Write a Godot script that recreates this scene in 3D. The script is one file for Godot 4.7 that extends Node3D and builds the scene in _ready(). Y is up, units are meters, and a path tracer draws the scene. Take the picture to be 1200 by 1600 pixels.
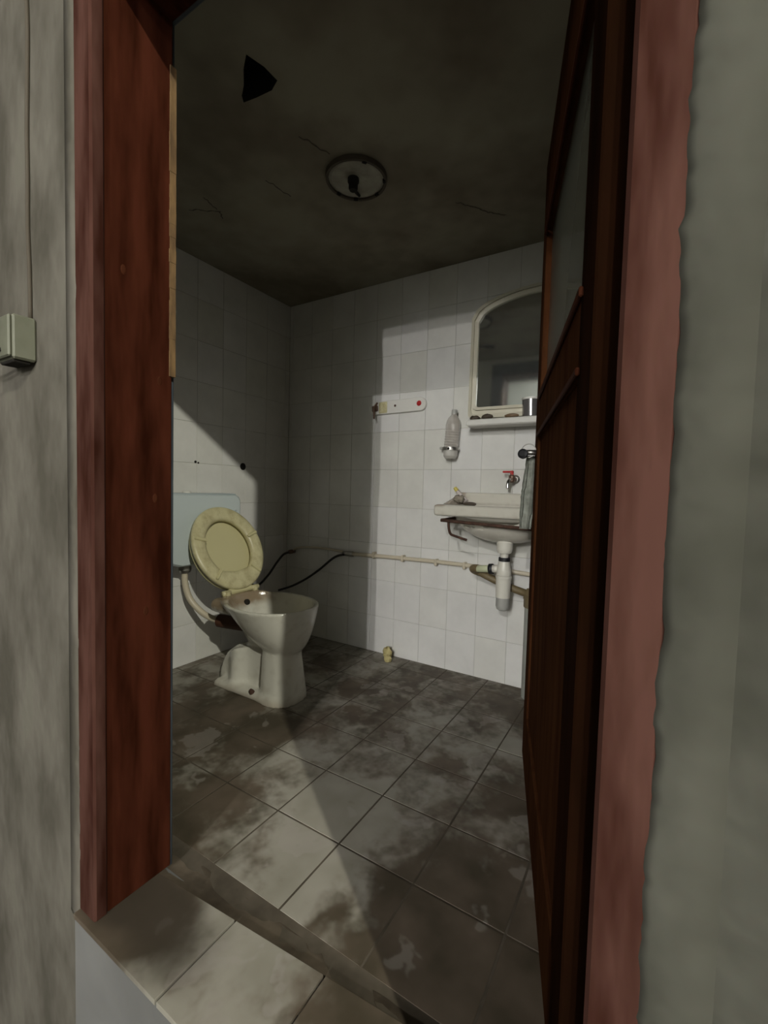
extends Node3D
# A small raised washroom seen through its red-brown door frame from a lower hall.
# World: the tiled wall behind the basin is z = 0, the tiled wall behind the toilet is x = 0, y is up, metres.

const ROOM_H := 1.99      # room height
const ROOM_W := 2.10      # room width
const Z_IN := 1.445       # inner face of the door wall
const Z_OUT := 1.60       # hall face of the door wall
const HALL_Y := -0.62     # the hall floor lies lower
const HALL_H := 4.10      # underside of the hall ceiling
const HALL_Z := 9.10      # far end of the hall
const TILE_W := 0.1516
const TILE_X0 := 0.4797
const FT := 0.21
const FX0 := 0.6802
const FZ0 := 0.7472

var M := {}
var rng := RandomNumberGenerator.new()

func _ready():
	rng.seed = 7
	camera_and_light()
	materials()
	room_shell()
	wall_tiles()
	floor_tiles()
	door_frame()
	door_leaf()
	toilet()
	cistern_and_pipes()
	wash_basin()
	basin_drain()
	mirror_and_shelf()
	small_wall_things()
	ceiling_things()
	hall_things()

# ------------------------------------------------------------------ camera, lamps, exposure
func camera_and_light():
	var cam := Camera3D.new()
	cam.name = "camera"
	cam.fov = rad_to_deg(2.0 * atan(800.0 / 690.08))
	cam.near = 0.02
	cam.far = 60.0
	cam.transform = Transform3D(Basis(Vector3.UP, 0.548) * Basis(Vector3.RIGHT, -0.0491) * Basis(Vector3(0, 0, 1), 0.0265), Vector3(1.9446, 0.8899, 2.0313))
	add_child(cam)
	cam.current = true
	var we := WorldEnvironment.new()
	we.name = "environment"
	var e := Environment.new()
	e.background_mode = Environment.BG_COLOR
	e.background_color = Color(0.02, 0.02, 0.02)
	e.ambient_light_source = Environment.AMBIENT_SOURCE_BG
	e.tonemap_mode = Environment.TONE_MAPPER_LINEAR
	e.tonemap_exposure = 1.0
	e.sdfgi_enabled = true
	e.ssao_enabled = true
	e.ssil_enabled = true
	we.environment = e
	add_child(we)

func lamp_light(at: Vector3, energy: float, color: Color, parent: Node3D):
	var l := OmniLight3D.new()
	l.name = "lamp_glow"
	l.light_energy = energy
	l.light_color = color
	l.light_size = 0.035
	l.omni_range = 25.0
	l.omni_attenuation = 2.0
	l.shadow_enabled = true
	l.position = at
	parent.add_child(l, true)

# ------------------------------------------------------------------ naming
func tag(o: Node, label := "", category := "", group := "", kind := ""):
	if label: o.set_meta("label", label)
	if category: o.set_meta("category", category)
	if group: o.set_meta("group", group)
	if kind: o.set_meta("kind", kind)
	return o

func numbered(called: String, parent: Node) -> String:
	if not parent.has_node(NodePath(called)): return called
	var k := 1
	while parent.has_node(NodePath("%s_%03d" % [called, k])): k += 1
	return "%s_%03d" % [called, k]

func thing(called: String, at: Vector3, label: String, category: String, group := "", kind := "") -> Node3D:
	var o := Node3D.new()
	o.name = numbered(called, self)
	o.position = at
	add_child(o, true)
	tag(o, label, category, group, kind)
	return o

func part(called: String, mesh: Mesh, mat: Material, parent: Node3D, at := Vector3.ZERO, basis := Basis()) -> MeshInstance3D:
	var o := MeshInstance3D.new()
	o.name = numbered(called, parent)
	o.mesh = mesh
	o.material_override = mat
	o.cast_shadow = GeometryInstance3D.SHADOW_CASTING_SETTING_ON
	o.transform = Transform3D(basis, at)
	parent.add_child(o, true)
	return o

# ------------------------------------------------------------------ shapes
func face(st: SurfaceTool, p: Array, out: Vector3):
	# a convex polygon wound clockwise as seen from outside
	var n: Vector3 = (p[1] - p[0]).cross(p[2] - p[0])
	var q := p.duplicate()
	if n.dot(out) > 0.0: q.reverse()
	for k in range(1, q.size() - 1):
		for v in [q[0], q[k], q[k + 1]]: st.add_vertex(v)

func start(smooth := false) -> SurfaceTool:
	var st := SurfaceTool.new()
	st.begin(Mesh.PRIMITIVE_TRIANGLES)
	st.set_smooth_group(0 if smooth else -1)
	return st

func done(st: SurfaceTool) -> ArrayMesh:
	st.generate_normals()
	return st.commit()

func add_box(st: SurfaceTool, lo: Vector3, hi: Vector3, b := 0.0):
	var c := (lo + hi) * 0.5
	var h := (hi - lo) * 0.5
	b = minf(b, minf(h.x, minf(h.y, h.z)) * 0.9)
	var ax := [Vector3.RIGHT, Vector3.UP, Vector3(0, 0, 1)]
	for i in 3:
		var j := (i + 1) % 3
		var k := (i + 2) % 3
		for s in [-1.0, 1.0]:
			var n: Vector3 = ax[i] * s
			var o: Vector3 = c + n * h[i]
			var a: Vector3 = ax[j] * (h[j] - b)
			var d: Vector3 = ax[k] * (h[k] - b)
			face(st, [o - a - d, o + a - d, o + a + d, o - a + d], n)
	if b <= 0.0: return
	for i in 3:
		var j := (i + 1) % 3
		var k := (i + 2) % 3
		for s in [-1.0, 1.0]:
			for t in [-1.0, 1.0]:
				var e: Vector3 = ax[i] * (h[i] - b)
				var p1: Vector3 = c + ax[j] * s * h[j] + ax[k] * t * (h[k] - b)
				var p2: Vector3 = c + ax[j] * s * (h[j] - b) + ax[k] * t * h[k]
				face(st, [p1 - e, p1 + e, p2 + e, p2 - e], ax[j] * s + ax[k] * t)
	for sx in [-1.0, 1.0]:
		for sy in [-1.0, 1.0]:
			for sz in [-1.0, 1.0]:
				face(st, [c + Vector3(sx * h.x, sy * (h.y - b), sz * (h.z - b)), c + Vector3(sx * (h.x - b), sy * h.y, sz * (h.z - b)), c + Vector3(sx * (h.x - b), sy * (h.y - b), sz * h.z)], Vector3(sx, sy, sz))

func box(lo: Vector3, hi: Vector3, b := 0.0) -> ArrayMesh:
	var st := start()
	add_box(st, lo, hi, b)
	return done(st)

func add_rings(st: SurfaceTool, rings: Array, caps := true, closed := false):
	# rings: arrays of points; neighbours are joined; st should be smooth
	var n: int = rings[0].size()
	var mids := []
	for r in rings:
		var m := Vector3.ZERO
		for p in r: m += p
		mids.append(m / n)
	var last := rings.size() if closed else rings.size() - 1
	for i in last:
		var r0: Array = rings[i]
		var r1: Array = rings[(i + 1) % rings.size()]
		var mid: Vector3 = (mids[i] + mids[(i + 1) % rings.size()]) * 0.5
		for k in n:
			var l := (k + 1) % n
			var q := [r0[k], r0[l], r1[l], r1[k]]
			var out: Vector3 = (q[0] + q[1] + q[2] + q[3]) * 0.25 - mid
			face_pair(st, q, out)
	if caps and not closed:
		for e in [0, rings.size() - 1]:
			var out: Vector3 = mids[0] - mids[1] if e == 0 else mids[e] - mids[e - 1]
			var r: Array = rings[e]
			for k in n:
				face(st, [mids[e], r[k], r[(k + 1) % n]], out)

func face_pair(st: SurfaceTool, q: Array, out: Vector3):
	var n: Vector3 = (q[2] - q[0]).cross(q[3] - q[1])
	var p := q
	if n.dot(out) > 0.0: p = [q[3], q[2], q[1], q[0]]
	for v in [p[0], p[1], p[2], p[0], p[2], p[3]]: st.add_vertex(v)

func lathe(profile: Array, segs := 28, axis := Vector3.UP) -> ArrayMesh:
	# profile: Vector2(radius, height); the outside is decided by going round the outline
	var st := start(true)
	var q := Quaternion(Vector3.UP, axis.normalized()) if axis.normalized().dot(Vector3.UP) > -0.999 else Quaternion(Vector3.RIGHT, PI)
	for i in profile.size() - 1:
		var a: Vector2 = profile[i]
		var b: Vector2 = profile[i + 1]
		var d := b - a
		var nrm := Vector2(d.y, -d.x)
		# hard edge between profile pieces that meet at a sharp angle
		st.set_smooth_group(i + 1 if d.length() > 0.0 else 1)
		for k in segs:
			var t0 := TAU * k / segs
			var t1 := TAU * (k + 1) / segs
			var p := [q * Vector3(a.x * cos(t0), a.y, a.x * sin(t0)), q * Vector3(a.x * cos(t1), a.y, a.x * sin(t1)), q * Vector3(b.x * cos(t1), b.y, b.x * sin(t1)), q * Vector3(b.x * cos(t0), b.y, b.x * sin(t0))]
			var tm := (t0 + t1) * 0.5
			var out: Vector3 = q * Vector3(nrm.x * cos(tm), nrm.y, nrm.x * sin(tm))
			face_pair(st, p, out)
	return done(st)

func smooth_path(pts: Array, steps := 8) -> Array:
	var out := []
	for i in pts.size() - 1:
		var p0: Vector3 = pts[maxi(i - 1, 0)]
		var p1: Vector3 = pts[i]
		var p2: Vector3 = pts[i + 1]
		var p3: Vector3 = pts[mini(i + 2, pts.size() - 1)]
		for k in steps: out.append(p1.cubic_interpolate(p2, p0, p3, float(k) / steps))
	out.append(pts[pts.size() - 1])
	return out

func tube(path: Array, r, segs := 12) -> ArrayMesh:
	var st := start(true)
	var rings := []
	var side := Vector3.ZERO
	for i in path.size():
		var a: Vector3 = path[maxi(i - 1, 0)]
		var b: Vector3 = path[mini(i + 1, path.size() - 1)]
		var d := (b - a).normalized()
		if side == Vector3.ZERO: side = d.cross(Vector3.UP if absf(d.y) < 0.9 else Vector3.RIGHT).normalized()
		side = (side - d * side.dot(d)).normalized()
		var up := d.cross(side)
		var rr: float = r if r is float else r[i]
		var ring := []
		for k in segs: ring.append(path[i] + (side * cos(TAU * k / segs) + up * sin(TAU * k / segs)) * rr)
		rings.append(ring)
	add_rings(st, rings)
	return done(st)

func nets(field: Callable, lo: Vector3, hi: Vector3, cell: float, tint = null) -> ArrayMesh:
	# surface nets: one vertex in each cell the surface crosses, one quad round each crossed edge
	var nx := int(ceil((hi.x - lo.x) / cell)) + 1
	var ny := int(ceil((hi.y - lo.y) / cell)) + 1
	var nz := int(ceil((hi.z - lo.z) / cell)) + 1
	var f := PackedFloat32Array()
	f.resize(nx * ny * nz)
	for k in nz:
		for j in ny:
			for i in nx:
				f[i + nx * (j + ny * k)] = field.call(lo + Vector3(i, j, k) * cell)
	var at := PackedInt32Array()
	at.resize(nx * ny * nz)
	at.fill(-1)
	var v := PackedVector3Array()
	var sx := 1
	var sy := nx
	var sz := nx * ny
	for k in nz - 1:
		for j in ny - 1:
			for i in nx - 1:
				var o := i + nx * (j + ny * k)
				var lows := 0
				var c := [f[o], f[o + sx], f[o + sy], f[o + sx + sy], f[o + sz], f[o + sx + sz], f[o + sy + sz], f[o + sx + sy + sz]]
				for x in c:
					if x < 0.0: lows += 1
				if lows == 0 or lows == 8: continue
				var sum := Vector3.ZERO
				var n := 0
				for e in [[0, 1], [2, 3], [4, 5], [6, 7], [0, 2], [1, 3], [4, 6], [5, 7], [0, 4], [1, 5], [2, 6], [3, 7]]:
					var a: float = c[e[0]]
					var b: float = c[e[1]]
					if (a < 0.0) == (b < 0.0): continue
					var t := a / (a - b)
					var pa := Vector3(e[0] & 1, (e[0] >> 1) & 1, e[0] >> 2)
					var pb := Vector3(e[1] & 1, (e[1] >> 1) & 1, e[1] >> 2)
					sum += pa.lerp(pb, t)
					n += 1
				at[o] = v.size()
				v.append(lo + (Vector3(i, j, k) + sum / n) * cell)
	var idx := PackedInt32Array()
	for k in range(1, nz - 1):
		for j in range(1, ny - 1):
			for i in range(1, nx - 1):
				var o := i + nx * (j + ny * k)
				var ins := f[o] < 0.0
				for e in [[sx, sy, sz], [sy, sz, sx], [sz, sx, sy]]:
					if ins == (f[o + e[0]] < 0.0): continue
					var q := [at[o - e[1] - e[2]], at[o - e[2]], at[o], at[o - e[1]]]
					if q.min() < 0: continue
					if ins: q.reverse()
					idx.append_array(PackedInt32Array([q[0], q[1], q[2], q[0], q[2], q[3]]))
	var nrm := PackedVector3Array()
	nrm.resize(v.size())
	for t in range(0, idx.size(), 3):
		var n := (v[idx[t + 2]] - v[idx[t]]).cross(v[idx[t + 1]] - v[idx[t]])
		for s in 3: nrm[idx[t + s]] += n
	for i in nrm.size(): nrm[i] = nrm[i].normalized()
	var arr := []
	arr.resize(Mesh.ARRAY_MAX)
	arr[Mesh.ARRAY_VERTEX] = v
	arr[Mesh.ARRAY_NORMAL] = nrm
	arr[Mesh.ARRAY_INDEX] = idx
	if tint != null:
		var col := PackedColorArray()
		var paint: Callable = tint
		for p in v: col.append(paint.call(p))
		arr[Mesh.ARRAY_COLOR] = col
	var m := ArrayMesh.new()
	m.add_surface_from_arrays(Mesh.PRIMITIVE_TRIANGLES, arr)
	return m

func smin(a: float, b: float, k: float) -> float:
	var h := clampf(0.5 + 0.5 * (b - a) / k, 0.0, 1.0)
	return lerpf(b, a, h) - k * h * (1.0 - h)

func sd_box(p: Vector3, lo: Vector3, hi: Vector3, r: float) -> float:
	var q := (p - (lo + hi) * 0.5).abs() - (hi - lo) * 0.5 + Vector3.ONE * r
	return q.max(Vector3.ZERO).length() + minf(maxf(q.x, maxf(q.y, q.z)), 0.0) - r

# ------------------------------------------------------------------ materials
func noise(s: int, freq: float, octaves := 4) -> FastNoiseLite:
	var n := FastNoiseLite.new()
	n.seed = s
	n.noise_type = FastNoiseLite.TYPE_SIMPLEX_SMOOTH
	n.frequency = freq
	n.fractal_octaves = octaves
	return n

func plain(c: Color, rough := 0.6, metal := 0.0) -> StandardMaterial3D:
	var m := StandardMaterial3D.new()
	m.albedo_color = c.linear_to_srgb()
	m.roughness = rough
	m.metallic = metal
	return m

func mottled(a: Color, b: Color, s: int, px: int, freq: float, scale: Vector3, rough: float, relief := 0.0, bias := 0.0, sharp := 1.0, stretch := Vector2.ONE) -> StandardMaterial3D:
	# two linear colours mixed by layered noise, laid on in world space
	var n1 := noise(s, freq)
	var n2 := noise(s + 1, freq * 6.0, 3)
	var im := Image.create(px, px, false, Image.FORMAT_RGB8)
	var bump := Image.create(px, px, false, Image.FORMAT_RGB8)
	for y in px:
		for x in px:
			# blended across the seam so that repeats join
			var wx := float(x) / px
			var wy := float(y) / px
			var v := 0.0
			var fine := 0.0
			for q in [[0, 0, (1.0 - wx) * (1.0 - wy)], [px, 0, wx * (1.0 - wy)], [0, px, (1.0 - wx) * wy], [px, px, wx * wy]]:
				if q[2] > 0.001:
					v += q[2] * n1.get_noise_2d((x - q[0]) * stretch.x, (y - q[1]) * stretch.y)
					fine += q[2] * n2.get_noise_2d((x - q[0]) * stretch.x, (y - q[1]) * stretch.y)
			# blending four samples flattens the middle; bring its contrast back
			var gain := 1.0 / sqrt((wx * wx + (1.0 - wx) * (1.0 - wx)) * (wy * wy + (1.0 - wy) * (1.0 - wy)))
			v *= gain
			fine *= gain
			var t := clampf(0.5 + bias + (v * 0.85 + fine * 0.2) * sharp, 0.0, 1.0)
			im.set_pixel(x, y, a.lerp(b, t).linear_to_srgb())
			if relief > 0.0:
				var g := clampf(0.5 + v * 0.35 + fine * 0.5, 0.0, 1.0)
				bump.set_pixel(x, y, Color(g, g, g))
	var m := StandardMaterial3D.new()
	m.albedo_texture = ImageTexture.create_from_image(im)
	m.roughness = rough
	m.uv1_triplanar = true
	m.uv1_world_triplanar = true
	m.uv1_scale = scale
	if relief > 0.0:
		bump.bump_map_to_normal_map(relief)
		m.normal_enabled = true
		m.normal_texture = ImageTexture.create_from_image(bump)
	return m

func materials():
	M.plaster = mottled(Color(0.095, 0.088, 0.072), Color(0.165, 0.153, 0.130), 11, 384, 0.010, Vector3.ONE * 0.8, 0.95, 0.3, 0.0, 1.15, Vector2(1.5, 0.7))
	M.hall_far = mottled(Color(0.34, 0.36, 0.35), Color(0.44, 0.46, 0.45), 29, 128, 0.014, Vector3.ONE * 0.6, 0.95)
	M.plaster_shaded = mottled(Color(0.052, 0.052, 0.042), Color(0.098, 0.097, 0.081), 13, 384, 0.010, Vector3.ONE * 0.8, 0.95, 0.8)  # darker copy of the plaster: cast shadow on the right put into colour
	M.hall = mottled(Color(0.06, 0.056, 0.048), Color(0.11, 0.105, 0.09), 23, 256, 0.014, Vector3.ONE * 0.7, 0.95)
	M.plaster_light = mottled(Color(0.24, 0.23, 0.2), Color(0.36, 0.35, 0.31), 21, 256, 0.014, Vector3.ONE * 0.9, 0.9)
	M.ceiling = mottled(Color(0.17, 0.142, 0.098), Color(0.29, 0.268, 0.205), 31, 384, 0.008, Vector3.ONE * 0.5, 0.95, 0.5, 0.05, 1.2)
	M.casing = mottled(Color(0.034, 0.012, 0.008), Color(0.094, 0.045, 0.035), 41, 256, 0.010, Vector3(2.0, 0.8, 2.0), 0.65, 0.25, 0.1, 1.1, Vector2(2.4, 1.0))
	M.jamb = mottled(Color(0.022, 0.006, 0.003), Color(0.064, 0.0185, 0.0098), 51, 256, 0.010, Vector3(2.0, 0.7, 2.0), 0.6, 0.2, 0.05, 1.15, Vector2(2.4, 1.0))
	M.leaf = mottled(Color(0.038, 0.0135, 0.0055), Color(0.075, 0.030, 0.012), 61, 256, 0.012, Vector3(2.0, 0.7, 2.0), 0.95, 0.2, 0.0, 1.0, Vector2(2.4, 1.0))
	M.stile_shaded = mottled(Color(0.010, 0.0045, 0.002), Color(0.026, 0.010, 0.0045), 65, 128, 0.02, Vector3(2.0, 0.7, 2.0), 0.95, 0.0, 0.0, 1.0, Vector2(2.4, 1.0))  # darker leaf colour carrying the shade of the hinge crease
	M.leaf_mold = mottled(Color(0.035, 0.010, 0.005), Color(0.075, 0.026, 0.013), 63, 128, 0.03, Vector3(3.0, 1.2, 3.0), 0.5)
	M.bare_wood = mottled(Color(0.09, 0.05, 0.02), Color(0.2, 0.12, 0.048), 71, 128, 0.05, Vector3(6.0, 1.5, 6.0), 0.7)
	M.blue_trim = mottled(Color(0.035, 0.045, 0.058), Color(0.06, 0.075, 0.09), 73, 128, 0.03, Vector3.ONE * 2.0, 0.6)
	M.riser = mottled(Color(0.13, 0.13, 0.125), Color(0.19, 0.19, 0.185), 27, 128, 0.014, Vector3.ONE * 0.9, 0.9)
	M.lime = mottled(Color(0.5, 0.49, 0.43), Color(0.62, 0.61, 0.55), 25, 128, 0.014, Vector3.ONE * 0.9, 0.9)
	M.grout = plain(Color(0.40, 0.39, 0.34), 0.9)
	M.floor_grout = mottled(Color(0.05, 0.04, 0.026), Color(0.10, 0.083, 0.06), 81, 128, 0.03, Vector3.ONE * 2.0, 0.95)
	M.strip = mottled(Color(0.045, 0.033, 0.020), Color(0.12, 0.095, 0.066), 83, 256, 0.012, Vector3.ONE * 1.5, 0.95, 0.6, 0.0, 1.1)
	for k in 4:
		var c: Color = [Color(0.69, 0.685, 0.65), Color(0.675, 0.67, 0.63), Color(0.70, 0.695, 0.67), Color(0.665, 0.66, 0.61)][k]
		M["tile%d" % k] = mottled(c * 0.93, c * 1.03, 90 + k, 128, 0.02, Vector3.ONE * 1.7, 0.22)
	M.ceramic = plain(Color(0.66, 0.65, 0.58), 0.16)
	M.ceramic.vertex_color_use_as_albedo = true
	M.ceramic.albedo_color = Color.WHITE
	M.cream = plain(Color(0.55, 0.51, 0.29), 0.35)
	M.cream_dirty = mottled(Color(0.36, 0.31, 0.16), Color(0.6, 0.56, 0.34), 101, 128, 0.03, Vector3.ONE * 5.0, 0.38, 0.0, 0.25, 1.2)
	M.tank = plain(Color(0.55, 0.62, 0.63), 0.3)
	M.tank_edge = plain(Color(0.42, 0.48, 0.50), 0.35)
	M.pvc_cream = plain(Color(0.56, 0.5, 0.38), 0.4)
	M.pvc_white = plain(Color(0.68, 0.66, 0.58), 0.35)
	M.pvc_grey = plain(Color(0.36, 0.36, 0.33), 0.5)
	M.stack = plain(Color(0.34, 0.35, 0.31), 0.55)
	M.pvc_green = plain(Color(0.52, 0.55, 0.36), 0.4)
	M.brown_pipe = mottled(Color(0.12, 0.088, 0.04), Color(0.2, 0.155, 0.08), 111, 64, 0.05, Vector3.ONE * 6.0, 0.55)
	M.black = plain(Color(0.012, 0.012, 0.014), 0.5)
	M.rubber = plain(Color(0.02, 0.018, 0.016), 0.7)
	M.dark_red = plain(Color(0.07, 0.026, 0.012), 0.7)
	M.chrome = plain(Color(0.6, 0.6, 0.58), 0.22, 1.0)
	M.dull_chrome = plain(Color(0.42, 0.41, 0.38), 0.4, 1.0)
	M.brass = plain(Color(0.16, 0.10, 0.07), 0.5, 0.5)
	M.rust = mottled(Color(0.03, 0.014, 0.009), Color(0.11, 0.055, 0.034), 121, 64, 0.06, Vector3.ONE * 8.0, 0.9)
	M.red = plain(Color(0.42, 0.02, 0.02), 0.4)
	M.yellow = plain(Color(0.62, 0.52, 0.12), 0.5)
	M.debris = mottled(Color(0.33, 0.27, 0.1), Color(0.62, 0.55, 0.28), 131, 64, 0.06, Vector3.ONE * 10.0, 0.9)
	M.white_plastic = plain(Color(0.66, 0.65, 0.6), 0.4)
	M.frame_cream = plain(Color(0.55, 0.52, 0.41), 0.4)
	M.mirror = plain(Color(0.62, 0.64, 0.60), 0.06, 0.93)
	M.bottle = plain(Color(0.60, 0.56, 0.50), 0.12)
	M.bottle.transparency = BaseMaterial3D.TRANSPARENCY_ALPHA
	M.bottle.albedo_color.a = 0.5
	M.clear_cup = plain(Color(0.72, 0.70, 0.64), 0.2)
	M.clear_cup.transparency = BaseMaterial3D.TRANSPARENCY_ALPHA
	M.clear_cup.albedo_color.a = 0.6
	M.pane = plain(Color(0.2, 0.21, 0.17), 0.3)
	M.pane.transparency = BaseMaterial3D.TRANSPARENCY_ALPHA
	M.pane.albedo_color.a = 0.42
	M.glass_cup = plain(Color(0.36, 0.35, 0.35), 0.18, 0.75)
	M.cloth_grey = mottled(Color(0.17, 0.18, 0.15), Color(0.34, 0.36, 0.31), 141, 64, 0.05, Vector3.ONE * 9.0, 0.85)
	M.box_green = mottled(Color(0.13, 0.135, 0.095), Color(0.17, 0.175, 0.13), 151, 64, 0.03, Vector3.ONE * 4.0, 0.6)
	M.cable = plain(Color(0.075, 0.062, 0.045), 0.8)
	M.soap_dark = plain(Color(0.06, 0.045, 0.03), 0.6)
	M.soap_brown = plain(Color(0.17, 0.11, 0.06), 0.5)
	M.sponge = mottled(Color(0.2, 0.175, 0.13), Color(0.33, 0.29, 0.23), 161, 64, 0.08, Vector3.ONE * 10.0, 0.95)
	M.tube_pink = plain(Color(0.52, 0.46, 0.42), 0.45)
	M.rose = mottled(Color(0.26, 0.245, 0.2), Color(0.38, 0.36, 0.3), 171, 64, 0.05, Vector3.ONE * 4.0, 0.8)
	M.matt_black = plain(Color(0.012, 0.010, 0.007), 1.0)  # near black for small fittings, and painted shade inside holes
	M.crack = plain(Color(0.085, 0.07, 0.052), 1.0)
	M.crack.cull_mode = BaseMaterial3D.CULL_DISABLED
	M.bulb = plain(Color(0.9, 0.9, 0.85), 0.4)
	M.bulb.emission_enabled = true
	M.bulb.emission = Color(1.0, 0.95, 0.85)
	M.bulb.emission_energy_multiplier = 1.2
	for k in ["casing", "jamb", "leaf", "leaf_mold", "stile_shaded", "plaster", "plaster_shaded"]: M[k].metallic_specular = 0.05
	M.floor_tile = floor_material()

func floor_material() -> StandardMaterial3D:
	# ceramic tile with brown dirt trodden over it and shade painted in; one image covers 2.1 m by 2.1 m of floor, u along x and v along z
	var px := 768
	var big := noise(201, 0.0042, 4)
	var mid := noise(202, 0.014, 4)
	var fine := noise(203, 0.06, 3)
	var pale := noise(204, 0.011, 4)
	var im := Image.create(px, px, false, Image.FORMAT_RGB8)
	# dirt, plus shade painted on the sill corner and beside the door: x, z, radius, amount
	var spots := [[0.45, 0.95, 0.33, 0.75], [0.80, 0.88, 0.16, 0.55], [0.75, 0.40, 0.32, 0.62], [0.92, 1.22, 0.17, 0.38], [0.80, 1.32, 0.2, 0.3], [1.35, 0.12, 0.3, 0.5], [1.0, 0.62, 0.15, 0.3],
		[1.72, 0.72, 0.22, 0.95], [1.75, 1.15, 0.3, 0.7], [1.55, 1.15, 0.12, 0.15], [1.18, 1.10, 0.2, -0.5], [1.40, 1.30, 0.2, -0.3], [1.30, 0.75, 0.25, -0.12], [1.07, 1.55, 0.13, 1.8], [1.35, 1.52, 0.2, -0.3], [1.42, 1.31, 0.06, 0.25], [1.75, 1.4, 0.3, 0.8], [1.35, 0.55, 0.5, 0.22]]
	for y in px:
		for x in px:
			var wx := 2.1 * x / px
			var wz := 2.1 * y / px
			var bias := -0.08
			for s in spots:
				var d2: float = ((wx - s[0]) * (wx - s[0]) + (wz - s[1]) * (wz - s[1])) / (s[2] * s[2])
				if d2 < 4.0: bias += s[3] * exp(-d2 * 1.4)
			var qx := x + 26.0 * mid.get_noise_2d(x + 400, y)
			var qy := y + 26.0 * mid.get_noise_2d(x, y + 700)
			var d := bias + big.get_noise_2d(qx, qy) * 0.75 + mid.get_noise_2d(qx, qy) * 0.55 + fine.get_noise_2d(x, y) * 0.16 + 0.12
			d = smoothstep(-0.10, 0.66, d + 0.03 + 0.10 * fine.get_noise_2d(x * 1.7, y * 1.7))
			var clean := Color(0.27, 0.256, 0.21).lerp(Color(0.325, 0.307, 0.26), 0.5 + fine.get_noise_2d(x * 0.3, y * 0.3))
			var dirt_shade := Color(0.058, 0.046, 0.028).lerp(Color(0.125, 0.096, 0.069), clampf(0.5 + mid.get_noise_2d(x + 90, y + 30), 0.0, 1.0))
			var c := clean.lerp(dirt_shade, d)
			var p := smoothstep(0.34, 0.44, pale.get_noise_2d(qx + 300, qy) + 0.3 * mid.get_noise_2d(x, y) + 0.15 * fine.get_noise_2d(x, y)) * 0.5
			c = c.lerp(Color(0.34, 0.315, 0.28), p * clampf(1.2 - d * 0.5, 0.0, 1.0))
			# cast shadow painted dark into the corner of the sill by the left jamb
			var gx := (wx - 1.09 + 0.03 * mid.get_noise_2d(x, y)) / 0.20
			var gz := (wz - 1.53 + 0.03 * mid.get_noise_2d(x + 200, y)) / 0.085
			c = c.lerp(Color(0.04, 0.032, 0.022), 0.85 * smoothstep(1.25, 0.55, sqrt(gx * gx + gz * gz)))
			im.set_pixel(x, y, c.linear_to_srgb())
	var m := StandardMaterial3D.new()
	m.albedo_texture = ImageTexture.create_from_image(im)
	m.roughness = 0.62
	return m

# ------------------------------------------------------------------ room
func struct(called: String, label: String, category: String) -> Node3D:
	return thing(called, Vector3.ZERO, label, category, "", "structure")

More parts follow.
